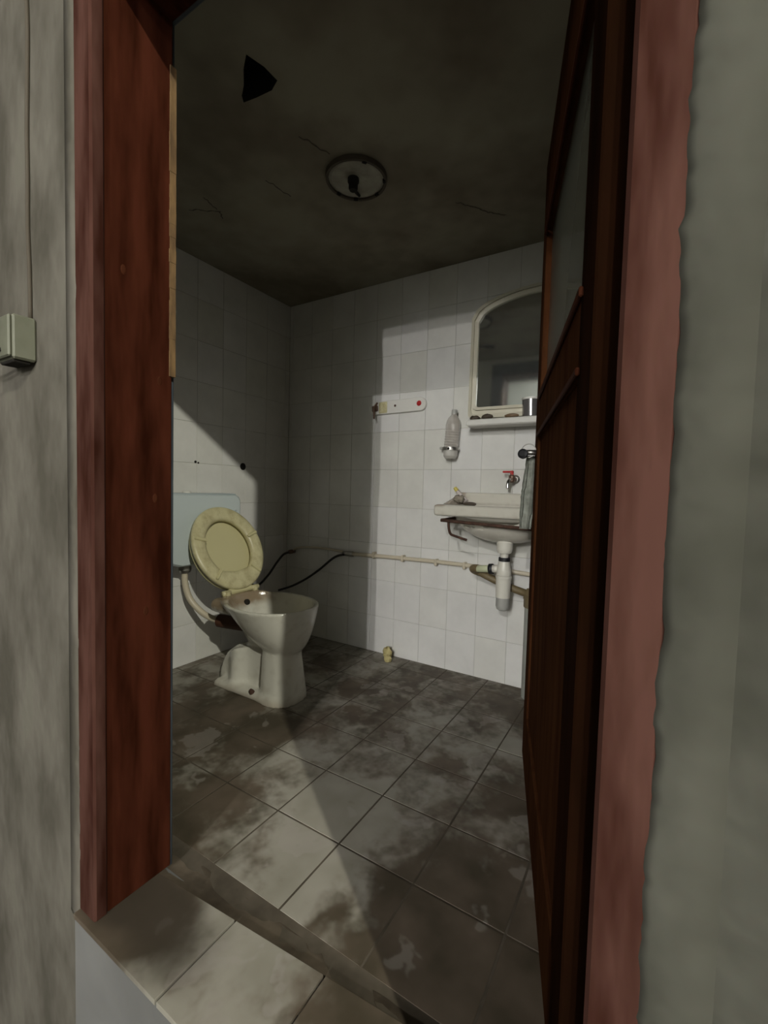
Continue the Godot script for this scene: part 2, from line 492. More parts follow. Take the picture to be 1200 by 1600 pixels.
func room_shell():
	var back := struct("wall_back", "white tiled wall behind the wash basin", "wall")
	part("masonry", box(Vector3(-0.14, -0.75, -0.14), Vector3(ROOM_W + 0.14, ROOM_H + 0.16, -0.0022)), M.grout, back)
	var left := struct("wall_left", "white tiled wall behind the toilet and cistern", "wall")
	part("masonry", box(Vector3(-0.14, -0.75, -0.0022), Vector3(-0.0022, ROOM_H + 0.16, Z_IN)), M.grout, left)
	var right := struct("wall_right", "plain plaster wall behind the open door", "wall")
	part("masonry", box(Vector3(ROOM_W, -0.75, -0.0022), Vector3(ROOM_W + 0.14, ROOM_H + 0.16, Z_IN)), M.plaster_light, right)
	# the wall with the doorway, plastered towards the hall
	var front := struct("wall_front", "grey cement plaster wall round the doorway", "wall")
	var st := start()
	add_box(st, Vector3(-1.5, HALL_Y - 0.1, Z_IN), Vector3(0.975, HALL_H + 0.1, Z_OUT), 0.0)
	add_box(st, Vector3(0.975, 1.93, Z_IN), Vector3(1.958, HALL_H + 0.1, Z_OUT), 0.0)
	part("masonry", done(st), M.plaster, front)
	part("masonry", box(Vector3(1.958, HALL_Y - 0.1, Z_IN), Vector3(6.2, HALL_H + 0.1, Z_OUT)), M.plaster_shaded, front)
	var li := start()
	add_box(li, Vector3(0.0, -0.01, Z_IN - 0.002), Vector3(0.97, ROOM_H, Z_IN + 0.001), 0.0)
	add_box(li, Vector3(1.963, -0.01, Z_IN - 0.002), Vector3(ROOM_W, ROOM_H, Z_IN + 0.001), 0.0)
	add_box(li, Vector3(0.97, 1.935, Z_IN - 0.002), Vector3(1.963, ROOM_H, Z_IN + 0.001), 0.0)
	part("inner_plaster", done(li), M.lime, front)
	# plaster smeared up to and a little over the frame edges, so its margin wanders
	for side in [[0.976, 1.0, HALL_Y], [1.955, -1.0, HALL_Y]]:
		var n := noise(301 + int(side[1]), 7.0, 3)
		var e := start(true)
		var rings := []
		for k in 220:
			var y: float = lerpf(-0.02, 1.93, k / 219.0)
			var w: float = 0.002 + 0.007 * n.get_noise_1d(y * 0.7) + 0.005 * n.get_noise_1d(y * 3.1 + 50.0) * n.get_noise_1d(y * 1.3 + 90.0) * 3.0 + 0.002 * n.get_noise_1d(y * 13.0)
			var x: float = side[0] + side[1] * w
			var o: float = side[0] - side[1] * 0.05
			rings.append([Vector3(o, y, Z_OUT - 0.001), Vector3(o, y, Z_OUT + 0.0001), Vector3(x - side[1] * 0.008, y, Z_OUT + 0.0085), Vector3(x, y, Z_OUT + 0.0055), Vector3(x, y, Z_OUT - 0.001)])
		add_rings(e, rings)
		part("plaster_margin", done(e), M.plaster if side[1] > 0.0 else M.plaster_shaded, front)
	# floor slab under the tiles, the raised sill and its riser towards the hall
	var fl := struct("floor", "dirty square-tiled washroom floor", "floor")
	part("bed", box(Vector3(-0.14, -0.75, -0.14), Vector3(ROOM_W + 0.14, -0.0010, Z_IN)), M.floor_grout, fl)
	part("sill_bed", box(Vector3(0.975, HALL_Y - 0.1, Z_IN), Vector3(1.958, 0.0045, 1.614)), M.riser, fl)
	part("hall_slab", box(Vector3(-1.5, HALL_Y - 0.2, 1.60), Vector3(6.2, HALL_Y, HALL_Z + 0.2)), M.hall, fl)
	# ceiling of the washroom, with a hole knocked in it
	var ce := struct("ceiling", "stained low plaster ceiling with a hole and cracks", "ceiling")
	var slab := CSGBox3D.new()
	slab.name = "slab"
	slab.size = Vector3(ROOM_W + 0.28, 0.14, 1.59)
	slab.position = Vector3(ROOM_W * 0.5, ROOM_H + 0.07, 0.655)
	slab.material = M.ceiling
	ce.add_child(slab)
	var cut := CSGPolygon3D.new()
	cut.name = "hole"
	cut.operation = CSGShape3D.OPERATION_SUBTRACTION
	cut.polygon = PackedVector2Array([Vector2(1.003, 1.222), Vector2(1.018, 1.175), Vector2(1.020, 1.130), Vector2(0.985, 1.116), Vector2(0.93, 1.121), Vector2(0.885, 1.128), Vector2(0.898, 1.146), Vector2(0.93, 1.166), Vector2(0.965, 1.198)])
	cut.depth = 0.16
	cut.material = M.matt_black  # darkness inside the hole is painted on its faces
	cut.transform = Transform3D(Basis(Vector3.RIGHT, Vector3(0, 0, 1), Vector3(0, -1, 0)), Vector3(-ROOM_W * 0.5, -0.09, -0.655))
	slab.add_child(cut)
	# the hall behind the camera
	var hw := struct("wall_hall", "pale far wall of the hall", "wall")
	part("masonry", box(Vector3(-1.5, HALL_Y - 0.1, HALL_Z), Vector3(6.2, HALL_H + 0.1, HALL_Z + 0.14)), M.hall_far, hw)
	part("masonry", box(Vector3(-1.5, HALL_Y - 0.1, Z_OUT), Vector3(-1.36, HALL_H + 0.1, HALL_Z)), M.hall, hw)
	part("masonry", box(Vector3(6.06, HALL_Y - 0.1, Z_OUT), Vector3(6.2, HALL_H + 0.1, HALL_Z)), M.hall, hw)
	var hc := struct("ceiling_hall", "plain ceiling of the hall", "ceiling")
	part("slab", box(Vector3(-1.5, HALL_H, Z_OUT - 0.14), Vector3(6.2, HALL_H + 0.14, HALL_Z + 0.14)), M.hall, hc)

func wall_tiles():
	# portrait tiles, 15 by 20 cm, proud of the joints
	var shared := {}
	for wall in [["wall_back", 0, 1.90, TILE_X0 - 4.0 * TILE_W], ["wall_left", 1, 1.44, 0.0335 - TILE_W]]:
		var parent: Node3D = get_node(NodePath(wall[0]))
		var k := 0
		while true:
			var a: float = wall[3] + k * TILE_W
			var b: float = a + TILE_W
			k += 1
			if a > wall[2]: break
			a = maxf(a, 0.0)
			if wall[1] == 1: b = minf(b, 1.445)
			for r in 10:
				var y0 := r * 0.2
				var y1 := minf(y0 + 0.2, ROOM_H)
				var w := b - a - 0.0013
				var h := y1 - y0 - 0.0013
				var key := "%.3f %.3f" % [w, h]
				if not shared.has(key):
					shared[key] = box(Vector3(-w * 0.5, -h * 0.5, -0.004), Vector3(w * 0.5, h * 0.5, 0.0), 0.0007)
				var at := Vector3((a + b) * 0.5, (y0 + y1) * 0.5, rng.randf_range(-0.0004, 0.0002))
				var bs := Basis(Vector3.UP, rng.randfn(0.0, 0.0012)) * Basis(Vector3.RIGHT, rng.randfn(0.0, 0.0010))
				if wall[1] == 1:
					at = Vector3(at.z, at.y, at.x)
					bs = Basis(Vector3.UP, PI * 0.5) * bs
				part("tile", shared[key], M["tile%d" % [0, 0, 1, 2, 2, 3][rng.randi() % 6]], parent, at, bs)

func floor_piece(poly: Array, y: float) -> ArrayMesh:
	# one floor tile cut to a convex outline (x, z), with a small chamfer
	var st := start()
	var c := Vector2.ZERO
	for p in poly: c += p
	c /= poly.size()
	var inner := []
	for p in poly: inner.append(p + (c - p).normalized() * 0.0005)
	var top := []
	for p in inner: top.append(Vector3(p.x, y, p.y))
	var nrm: Vector3 = (top[1] - top[0]).cross(top[2] - top[0])
	var ps := poly.duplicate()
	if nrm.y > 0.0:
		top.reverse()
		ps.reverse()
	for k in range(1, top.size() - 1):
		for v in [top[0], top[k], top[k + 1]]:
			st.set_uv(Vector2(v.x, v.z) / 2.1)
			st.add_vertex(v)
	for k in top.size():
		var l := (k + 1) % top.size()
		for pair in [[y, y - 0.0005, top, true], [y - 0.0005, y - 0.010, top, false]]:
			var a0 := Vector3(top[k].x, y, top[k].z) if pair[3] else Vector3(ps[k].x, pair[0], ps[k].y)
			var a1 := Vector3(top[l].x, y, top[l].z) if pair[3] else Vector3(ps[l].x, pair[0], ps[l].y)
			var b0 := Vector3(ps[k].x, pair[1], ps[k].y)
			var b1 := Vector3(ps[l].x, pair[1], ps[l].y)
			var out := (a0 + a1) * 0.5 - Vector3(c.x, y, c.y)
			var n := (a1 - a0).cross(b1 - a0)
			for v in ([a0, a1, b1, a0, b1, b0] if n.dot(out) < 0.0 else [b0, b1, a1, b0, a1, a0]):
				st.set_uv(Vector2(v.x, v.z) / 2.1)
				st.add_vertex(v)
	return done(st)

func floor_tiles():
	var fl: Node3D = get_node("floor")
	var g := 0.0026
	for i in range(-4, 7):
		for j in range(-4, 3):
			var x0 := maxf(FX0 + i * FT, 0.0) + g
			var x1 := minf(FX0 + (i + 1) * FT, ROOM_W) - g
			var z0 := maxf(FZ0 + j * FT, 0.0) + g
			var z1 := FZ0 + (j + 1) * FT - g
			if x1 - x0 < 0.02 or z1 - z0 < 0.02: continue
			var y := rng.randf_range(-0.0003, 0.0003)
			part("tile", floor_piece([Vector2(x0, z0), Vector2(x1, z0), Vector2(x1, z1), Vector2(x0, z1)], y), M.floor_tile, fl)
	# worn mortar strip along the foot of the sill
	var st := start(true)
	var n := noise(401, 9.0, 3)
	var pt := func(i: int, q: int) -> Vector3:
		var x := ROOM_W * i / 99.0
		var z := lerpf(1.380, 1.50, q / 9.0)
		return Vector3(x, (-0.0015 if q else -0.012) + 0.003 * n.get_noise_2d(x, z * 2.0) + 0.010 * smoothstep(1.41, 1.47, z), z)
	for i in 99:
		for q in 9:
			face_pair(st, [pt.call(i, q), pt.call(i + 1, q), pt.call(i + 1, q + 1), pt.call(i, q + 1)], Vector3.UP)
	part("mortar_strip", done(st), M.strip, fl)
	# the sill's own tiles stand a little higher and are cut aslant along the washroom edge
	var edge := func(x: float) -> float: return 1.470 - 0.085 * (x - 1.03)
	var xs := [0.978, 1.2636, 1.479, 1.690, 1.955]
	for k in 4:
		var a: float = xs[k] + (g if k else 0.0)
		var b: float = xs[k + 1] - g
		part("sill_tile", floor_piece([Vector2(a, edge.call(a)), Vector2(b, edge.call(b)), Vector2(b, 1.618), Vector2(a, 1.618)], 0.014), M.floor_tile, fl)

# ------------------------------------------------------------------ door
func door_frame():
	var f := thing("trim_1", Vector3.ZERO, "chipped red-brown wooden door frame set in the grey wall", "door frame", "", "structure")
	for s in [0, 1]:
		var x0: float = 0.975 if s == 0 else 1.912
		var x1: float = 1.037 if s == 0 else 1.958
		part("casing", box(Vector3(x0, 0.012, Z_OUT - 0.02), Vector3(x1, 1.93, Z_OUT + 0.006), 0.004), M.casing, f)
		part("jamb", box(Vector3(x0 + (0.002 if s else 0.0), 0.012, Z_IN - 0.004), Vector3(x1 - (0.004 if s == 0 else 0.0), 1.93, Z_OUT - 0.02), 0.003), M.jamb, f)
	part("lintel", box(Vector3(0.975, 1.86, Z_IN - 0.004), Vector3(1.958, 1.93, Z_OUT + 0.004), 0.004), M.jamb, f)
	# blue-grey architrave on the washroom side
	part("architrave", box(Vector3(0.945, 0.0, Z_IN - 0.016), Vector3(1.022, 1.90, Z_IN - 0.002), 0.003), M.blue_trim, f)
	part("architrave", box(Vector3(0.945, 1.868, Z_IN - 0.016), Vector3(1.96, 1.95, Z_IN - 0.002), 0.003), M.blue_trim, f)
	# strip of bare wood where the paint has split off the inner edge
	var st := start()
	var n := noise(411, 9.0, 2)
	for k in 24:
		var y0 := lerpf(1.125, 1.77, k / 24.0)
		var y1 := lerpf(1.125, 1.77, (k + 1) / 24.0)
		var w := 0.010 + 0.004 * n.get_noise_1d(y0 * 2.0)
		add_box(st, Vector3(1.020, y0, Z_IN - 0.010), Vector3(1.0325 + w * 0.3, y1 + 0.0005, Z_IN + w * 0.4), 0.0)
	part("bare_wood_strip", done(st), M.bare_wood, f).set_meta("label", "strip of bare yellowish wood on the inner edge")
	# dents and nail holes
	for h in [[0.62, 1.50], [1.11, 1.47], [1.31, 1.545], [0.86, 1.48]]:
		part("chip", lathe([Vector2(0.0, 0.0035), Vector2(0.004, 0.003), Vector2(0.007, 0.0)], 9, Vector3.RIGHT), M.leaf_mold, f, Vector3(1.0325, h[0], h[1]), Basis.from_scale(Vector3(0.35, 1.8, 1.0)))

func door_leaf():
	var hinge := Vector3(1.897, 0, 1.452)
	var dir := Vector3(-0.287, 0, -0.958).normalized()
	var d := thing("door_1", hinge, "red-brown wooden door with an upper glass pane, standing open", "door", "", "structure")
	# local x runs from the hinge to the free edge, local z is the thickness (towards the hall side at z > 0)
	var zax := dir.cross(Vector3.UP)
	d.transform = Transform3D(Basis(dir, Vector3.UP, zax), hinge)
	if zax.x > 0.0: d.transform = Transform3D(Basis(dir, Vector3.UP, -zax), hinge)   # the visible face looks to the left
	var L := 0.945
	var T := 0.019
	part("stile", box(Vector3(0.032, 0.03, -T), Vector3(0.135, 1.915, T), 0.003), M.stile_shaded, d).set_meta("label", "hinge stile with shade painted into its colour")  # shade between leaf and jamb is painted on this stile
	part("stile", box(Vector3(L - 0.115, 0.03, -T), Vector3(L, 1.915, T), 0.003), M.leaf, d)
	part("rail", box(Vector3(0.115, 1.66, -T), Vector3(L - 0.115, 1.915, T), 0.003), M.leaf, d)
	part("rail", box(Vector3(0.115, 1.06, -T), Vector3(L - 0.115, 1.185, T), 0.003), M.leaf, d)
	part("rail", box(Vector3(0.115, 0.03, -T), Vector3(L - 0.115, 0.2, T), 0.003), M.leaf, d)
	part("panel", box(Vector3(0.11, 0.195, -0.008), Vector3(L - 0.11, 1.065, 0.012), 0.004), M.leaf, d)
	var st := start()
	for m in [[0.115, 1.06, L - 0.115, 1.072], [0.115, 1.17, L - 0.115, 1.185], [0.115, 1.645, L - 0.115, 1.66]]:
		add_box(st, Vector3(m[0], m[1], T), Vector3(m[2], m[3], T + 0.006), 0.002)
	part("moulding", done(st), M.leaf_mold, d)
	part("glass_pane", box(Vector3(0.11, 1.18, -0.003), Vector3(L - 0.11, 1.665, 0.003)), M.pane, d).set_meta("label", "dull greenish glass pane")
	# lever, its rose, and the lock plate on the visible face
	var h := part("handle", tube([Vector3(L - 0.055, 1.02, T), Vector3(L - 0.055, 1.02, T + 0.022), Vector3(L - 0.048, 1.02, T + 0.030), Vector3(L - 0.010, 1.021, T + 0.034)], 0.0085, 12), M.dull_chrome, d)
	h.set_meta("label", "dull metal door handle")
	part("handle_end", lathe([Vector2(0.0, 0.0), Vector2(0.011, 0.0), Vector2(0.0155, 0.004), Vector2(0.0155, 0.012), Vector2(0.009, 0.016), Vector2(0.0, 0.016)], 18, Vector3(-0.9, 0.12, 0.42)), M.black, d, Vector3(L - 0.058, 1.014, T + 0.036))
	var ring := []
	for k in 25:
		var t := TAU * k / 24.0
		ring.append(Vector3(L - 0.05 + 0.004 * cos(t), 1.026 + 0.021 * sin(t), T + 0.022 + 0.021 * cos(t)))
	part("key_ring", tube(ring, 0.0016, 8), M.dull_chrome, d)
	# a rag hanging from the handle: a thing of its own
	var o := d.transform * Vector3(L - 0.02, 1.0, T + 0.012)
	var rag := thing("rag", o, "narrow grey rag hanging from the door handle", "rag")
	var e := start(true)
	var rings := []
	var side := Vector3(0.92, 0, -0.38)
	var fwd := Vector3(0.38, 0, 0.92)
	var n := noise(421, 12.0, 2)
	for k in 26:
		var y := 0.012 - 0.235 * k / 25.0
		var w := 0.014 + 0.007 * sin(k * 0.10) + 0.002 * n.get_noise_1d(k * 0.05)
		var sh := Vector3(-0.010 * k / 25.0, y, 0.004 * n.get_noise_1d(k * 0.03 + 9.0))
		var ring2 := []
		for q in 14:
			var u := -1.0 + 2.0 * q / 13.0
			ring2.append(sh + side * w * u + fwd * (0.004 * sin(u * 4.5 + k * 0.06) + 0.0022))
		for q in 14:
			var u := 1.0 - 2.0 * q / 13.0
			ring2.append(sh + side * w * u + fwd * (0.004 * sin(u * 4.5 + k * 0.06) - 0.0022))
		rings.append(ring2)
	add_rings(e, rings)
	part("cloth", done(e), M.cloth_grey, rag)
	for y in [0.25, 0.95, 1.7]:
		part("hinge", lathe([Vector2(0.0, -0.045), Vector2(0.008, -0.045), Vector2(0.008, 0.045), Vector2(0.0, 0.045)], 12), M.rust, d, Vector3(0.028, y, -T - 0.006))

# ------------------------------------------------------------------ toilet
func se(dx: float, dz: float, a: float, b: float, n: float) -> float:
	# rough distance to a superellipse
	var r := pow(pow(absf(dx) / a, n) + pow(absf(dz) / b, n), 1.0 / n)
	return (r - 1.0) * minf(a, b)

func bowl_field(p: Vector3) -> float:
	var z := p.z - 0.668
	var t := clampf((p.y - 0.205) / 0.19, 0.0, 1.0)
	var up := pow(t, 0.66)
	var a := 0.080 + 0.134 * up
	var b := 0.060 + 0.120 * up
	var c := lerpf(0.625, 0.552, t)
	var d := maxf(se(p.x - c, z, a, b, 2.15), maxf(0.20 - p.y, p.y - 0.396) * 0.9)
	# rear deck for the seat hinges
	d = smin(d, sd_box(Vector3(p.x, p.y, z), Vector3(0.295, 0.335, -0.125), Vector3(0.42, 0.396, 0.125), 0.03), 0.03)
	# pedestal
	var q := clampf(p.y / 0.21, 0.0, 1.0)
	var pd := maxf(se(p.x - lerpf(0.642, 0.628, q), z - 0.008, lerpf(0.088, 0.080, q), lerpf(0.090, 0.064, q), 2.8), maxf(-p.y, p.y - 0.215))
	d = smin(d, pd, 0.014)
	# trap behind the pedestal and its splayed foot
	var tr := Vector2(p.x - 0.47, p.y - 0.02)
	var arch := sqrt(tr.x * tr.x / (0.2 * 0.2) + maxf(tr.y, 0.0) * maxf(tr.y, 0.0) / (0.18 * 0.18))
	var body := maxf((arch - 1.0) * 0.17, absf(z - 0.005) - (0.036 - 0.016 * clampf(p.y / 0.2, 0.0, 1.0)))
	body = maxf(body, -p.y)
	d = smin(d, body, 0.012)
	var bow := 0.048 * exp(-pow((p.x - 0.40) / 0.05, 2.0)) * (1.0 - clampf(p.y / 0.26, 0.0, 1.0) * 0.6)
	var bulge := maxf((arch - 0.93) * 0.17, absf(z) - 0.038 - bow)
	d = smin(d, maxf(bulge, -p.y), 0.014)
	var foot := sd_box(Vector3(p.x, p.y, z - 0.008), Vector3(0.292, -0.04, -0.092), Vector3(0.68, 0.030, 0.096), 0.028)
	d = smin(d, maxf(foot, -p.y), 0.022)
	# outlet from the bowl down into the trap
	var ox := Vector3(p.x - 0.50, p.y - 0.27, z)
	d = smin(d, ox.length() - 0.075, 0.04)
	# hollow
	var ti := clampf((p.y - 0.20) / 0.19, 0.0, 1.0)
	var hollow := maxf(se(p.x - lerpf(0.615, 0.557, ti), z, 0.042 + 0.150 * pow(ti, 0.64), 0.032 + 0.128 * pow(ti, 0.64), 2.15), 0.215 - p.y)
	return maxf(d, -hollow)

func toilet():
	var t := thing("toilet", Vector3.ZERO, "white ceramic toilet with cream seat and lid raised, stained and dusty", "toilet")
	var n := noise(501, 9.0, 4)
	var tint := func(p: Vector3) -> Color:
		var c := Color(0.62, 0.61, 0.535)
		var v := n.get_noise_3d(p.x * 2.0, p.y * 2.0, p.z * 2.0)
		# brown stain round the hinge deck and down its near corner
		var s := smoothstep(0.50, 0.34, p.x + 0.06 * v) * smoothstep(0.335, 0.375, p.y + 0.02 * v)
		s += smoothstep(0.04, 0.0, p.y + 0.02 * v) * 0.35
		s += clampf(v * 0.9 - 0.1, 0.0, 1.0) * 0.35
		return c.lerp(Color(0.24, 0.17, 0.10), clampf(s * 1.25, 0.0, 0.9))
	part("bowl", nets(bowl_field, Vector3(0.235, -0.016, 0.46), Vector3(0.79, 0.424, 0.88), 0.0085, tint), M.ceramic, t)
	# flush inlet, floor bolt, rubber connector
	part("flush_hole", lathe([Vector2(0.0, 0.0), Vector2(0.012, 0.001), Vector2(0.014, 0.0), Vector2(0.014, -0.01)], 14, Vector3(1, 0.2, 0)), M.matt_black, t, Vector3(0.392, 0.366, 0.655))
	part("bolt", lathe([Vector2(0.0, 0.012), Vector2(0.006, 0.011), Vector2(0.009, 0.004), Vector2(0.012, -0.006), Vector2(0.0, -0.006)], 8, Vector3(0, 1, 0.6)), M.rust, t, Vector3(0.545, 0.034, 0.765))
	part("flush_connector", tube(smooth_path([Vector3(0.245, 0.264, 0.692), Vector3(0.30, 0.264, 0.682), Vector3(0.42, 0.27, 0.672)]), 0.030, 16), M.dark_red, t)
	# seat and lid lean back against the cistern; local x runs across, local y up the seat, z towards the front
	var lean := 0.47
	var yaw := -0.06
	var b := Basis(Vector3.UP, PI * 0.5 - 0.05) * Basis(Vector3(0, 0, 1), 0.02) * Basis(Vector3.RIGHT, -lean)
	var o := Vector3(0.337, 0.414, 0.648)
	var seat := part("seat", seat_ring(0.184, 0.206, 0.116, 0.137, 0.026), M.cream_dirty, t, o + b * Vector3(0, 0.207, 0.012), b)
	for ang in [0.30, 2.84, 3.95, 5.47]:
		var at := Vector3(0.147 * cos(ang), 0.168 * sin(ang), 0.0155)
		part("buffer", box(Vector3(-0.030, -0.008, -0.004), Vector3(0.030, 0.008, 0.006), 0.004), M.cream, seat, at, Basis(Vector3(0, 0, 1), ang))
	# lid: a shallow dished plate behind the seat
	var st := start(true)
	var rings := []
	for pr in [[1.0, -0.004], [1.0, 0.002], [0.97, 0.006], [0.90, 0.002], [0.45, -0.002], [0.0, -0.003]]:
		var ring := []
		for k in 56:
			var a := TAU * k / 56.0
			ring.append(Vector3(0.178 * pr[0] * cos(a), 0.2 * pr[0] * sin(a), pr[1]))
		rings.append(ring)
	var back := []
	for pr in [[1.0, -0.004], [0.93, -0.012], [0.5, -0.016], [0.0, -0.017]]:
		var ring := []
		for k in 56:
			var a := TAU * k / 56.0
			ring.append(Vector3(0.178 * pr[0] * cos(a), 0.2 * pr[0] * sin(a), pr[1]))
		back.append(ring)
	for i in rings.size() - 1:
		for k in 56:
			var l := (k + 1) % 56
			var q := [rings[i][k], rings[i][l], rings[i + 1][l], rings[i + 1][k]]
			face_pair(st, q, Vector3(0, 0, 1) if i > 0 else rings[i][k])
	for i in back.size() - 1:
		for k in 56:
			var l := (k + 1) % 56
			face_pair(st, [back[i][k], back[i][l], back[i + 1][l], back[i + 1][k]], Vector3(0, 0, -1))
	part("lid", done(st), M.cream, t, o + b * Vector3(0.0, 0.203, -0.016), b)
	# hinge: two posts and the broad plastic strap between them
	part("hinge_strap", box(Vector3(-0.062, -0.012, -0.012), Vector3(0.062, 0.020, 0.010), 0.006), M.cream, t, o, b)
	for s in [-1.0, 1.0]:
		part("hinge", tube([Vector3(-0.02, 0, 0), Vector3(0.02, 0, 0)], 0.0125, 14), M.cream_dirty, t, o + b * Vector3(s * 0.078, -0.002, 0.0), b)
		part("hinge_post", lathe([Vector2(0.0, 0.018), Vector2(0.011, 0.016), Vector2(0.013, 0.0), Vector2(0.018, -0.004), Vector2(0.018, -0.012), Vector2(0.0, -0.012)], 14), M.cream_dirty, t, Vector3(0.345, 0.404, 0.648 + s * 0.078))

func seat_ring(ax: float, ay: float, bx: float, by: float, h: float) -> ArrayMesh:
	var st := start(true)
	var rings := []
	for k in 64:
		var a := TAU * k / 64.0
		var back := smoothstep(-0.75, -1.0, sin(a)) * 0.018     # the ring is broader at its hinge end
		var o := Vector2(ax * cos(a), ay * sin(a))
		var i := Vector2(bx * cos(a), by * sin(a) + back)
		var ring := []
		for q in [[0.0, -0.45], [0.0, 0.1], [0.05, 0.34], [0.18, 0.5], [0.45, 0.56], [0.75, 0.5], [0.93, 0.3], [1.0, 0.0], [1.0, -0.45]]:
			var p := o.lerp(i, q[0])
			ring.append(Vector3(p.x, p.y, q[1] * h))
		rings.append(ring)
	# outward is decided against each section's own middle
	for k in 64:
		var r0: Array = rings[k]
		var r1: Array = rings[(k + 1) % 64]
		var mid := Vector3.ZERO
		for p in r0: mid += p
		for p in r1: mid += p
		mid /= 18.0
		for j in 9:
			var l := (j + 1) % 9
			var q := [r0[j], r0[l], r1[l], r1[j]]
			face_pair(st, q, (q[0] + q[1] + q[2] + q[3]) * 0.25 - mid)
	return done(st)

func cistern_and_pipes():
	var c := thing("cistern", Vector3(0, 0, 0), "pale blue plastic cistern on the tiled wall behind the toilet seat", "cistern")
	# section outline in (z, y), narrowing to the outlet at the bottom
	var outline := [Vector2(0.484, 0.80), Vector2(0.486, 0.822), Vector2(0.494, 0.838), Vector2(0.510, 0.848), Vector2(0.99, 0.852), Vector2(1.013, 0.84), Vector2(1.012, 0.62), Vector2(0.985, 0.585), Vector2(0.86, 0.53), Vector2(0.82, 0.518), Vector2(0.73, 0.518), Vector2(0.62, 0.545), Vector2(0.515, 0.60), Vector2(0.488, 0.64)]
	var mid := Vector2(0.75, 0.7)
	var st := start()
	var lay := []
	for pr in [[0.012, 0.985], [0.03, 1.0], [0.125, 1.0], [0.141, 0.985], [0.149, 0.95]]:
		var ring := []
		for p in outline:
			var q: Vector2 = mid + (p - mid) * pr[1]
			ring.append(Vector3(pr[0], q.y, q.x))
		lay.append(ring)
	add_rings(st, lay)
	part("tank", done(st), M.tank, c)
	part("lid", box(Vector3(0.012, 0.846, 0.512), Vector3(0.138, 0.8535, 0.99), 0.003), M.tank_edge, c)
	part("flush_button", lathe([Vector2(0.0, 0.006), Vector2(0.017, 0.005), Vector2(0.02, 0.0), Vector2(0.02, -0.006)], 20), M.white_plastic, c, Vector3(0.08, 0.857, 0.75))
	part("outlet_nut", lathe([Vector2(0.0, 0.026), Vector2(0.027, 0.026), Vector2(0.029, 0.02), Vector2(0.029, 0.004), Vector2(0.024, -0.008), Vector2(0.0, -0.008)], 10), M.dull_chrome, c, Vector3(0.08, 0.488, 0.757))
	part("badge", box(Vector3(0.148, 0.762, 0.517), Vector3(0.1505, 0.772, 0.530), 0.001), M.tank_edge, c)
	var f := thing("flush_pipe", Vector3.ZERO, "bent cream flush pipe running from the cistern to the back of the toilet", "pipe")
	part("pipe", tube(smooth_path([Vector3(0.08, 0.495, 0.757), Vector3(0.08, 0.43, 0.757), Vector3(0.10, 0.355, 0.745), Vector3(0.15, 0.298, 0.722), Vector3(0.205, 0.270, 0.702), Vector3(0.262, 0.263, 0.690)]), 0.0145, 14), M.pvc_cream, f)
	# cold water line along the wall, clipped to the tiles, with an elbow at the corner
	var w := thing("water_pipe", Vector3.ZERO, "thin cream water pipe clipped along the tiles below the wash basin", "pipe")
	var zz := 0.02
	part("pipe", tube([Vector3(0.475, 0.528, zz), Vector3(0.70, 0.535, zz), Vector3(1.02, 0.541, zz), Vector3(1.30, 0.539, zz), Vector3(1.62, 0.527, zz)], 0.0105, 12), M.pvc_cream, w)
	part("branch", tube(smooth_path([Vector3(0.48, 0.534, 0.016), Vector3(0.28, 0.541, 0.016), Vector3(0.14, 0.533, 0.016), Vector3(0.085, 0.518, 0.016), Vector3(0.065, 0.50, 0.022)]), 0.006, 10), M.pvc_cream, w)
	for x in [0.66, 0.84, 1.03, 1.18]:
		part("clip", box(Vector3(x - 0.007, 0.5205, 0.0), Vector3(x + 0.007, 0.554, 0.0335), 0.003), M.pvc_cream, w)
	part("tee", tube([Vector3(0.455, 0.527, zz), Vector3(0.52, 0.529, zz)], 0.015, 12), M.dull_chrome, w)
	part("angle_valve", tube([Vector3(0.065, 0.5, 0.004), Vector3(0.065, 0.5, 0.045)], 0.013, 12), M.brass, w)
	for h in [[[Vector3(0.47, 0.522, 0.034), Vector3(0.43, 0.512, 0.04), Vector3(0.385, 0.486, 0.042), Vector3(0.30, 0.418, 0.045), Vector3(0.20, 0.35, 0.05), Vector3(0.11, 0.30, 0.07), Vector3(0.05, 0.275, 0.12)], "black hose sagging from the pipe fitting beside the corner"], [[Vector3(0.062, 0.497, 0.045), Vector3(0.045, 0.485, 0.075), Vector3(0.035, 0.44, 0.12), Vector3(0.032, 0.37, 0.19), Vector3(0.036, 0.33, 0.28), Vector3(0.045, 0.40, 0.40), Vector3(0.06, 0.50, 0.5)], "black hose dropping from the corner valve behind the raised seat"]]:
		var o := thing("hose", Vector3.ZERO, h[1], "hose")
		part("sleeve", tube(smooth_path(h[0]), 0.0065, 10), M.rubber, o)

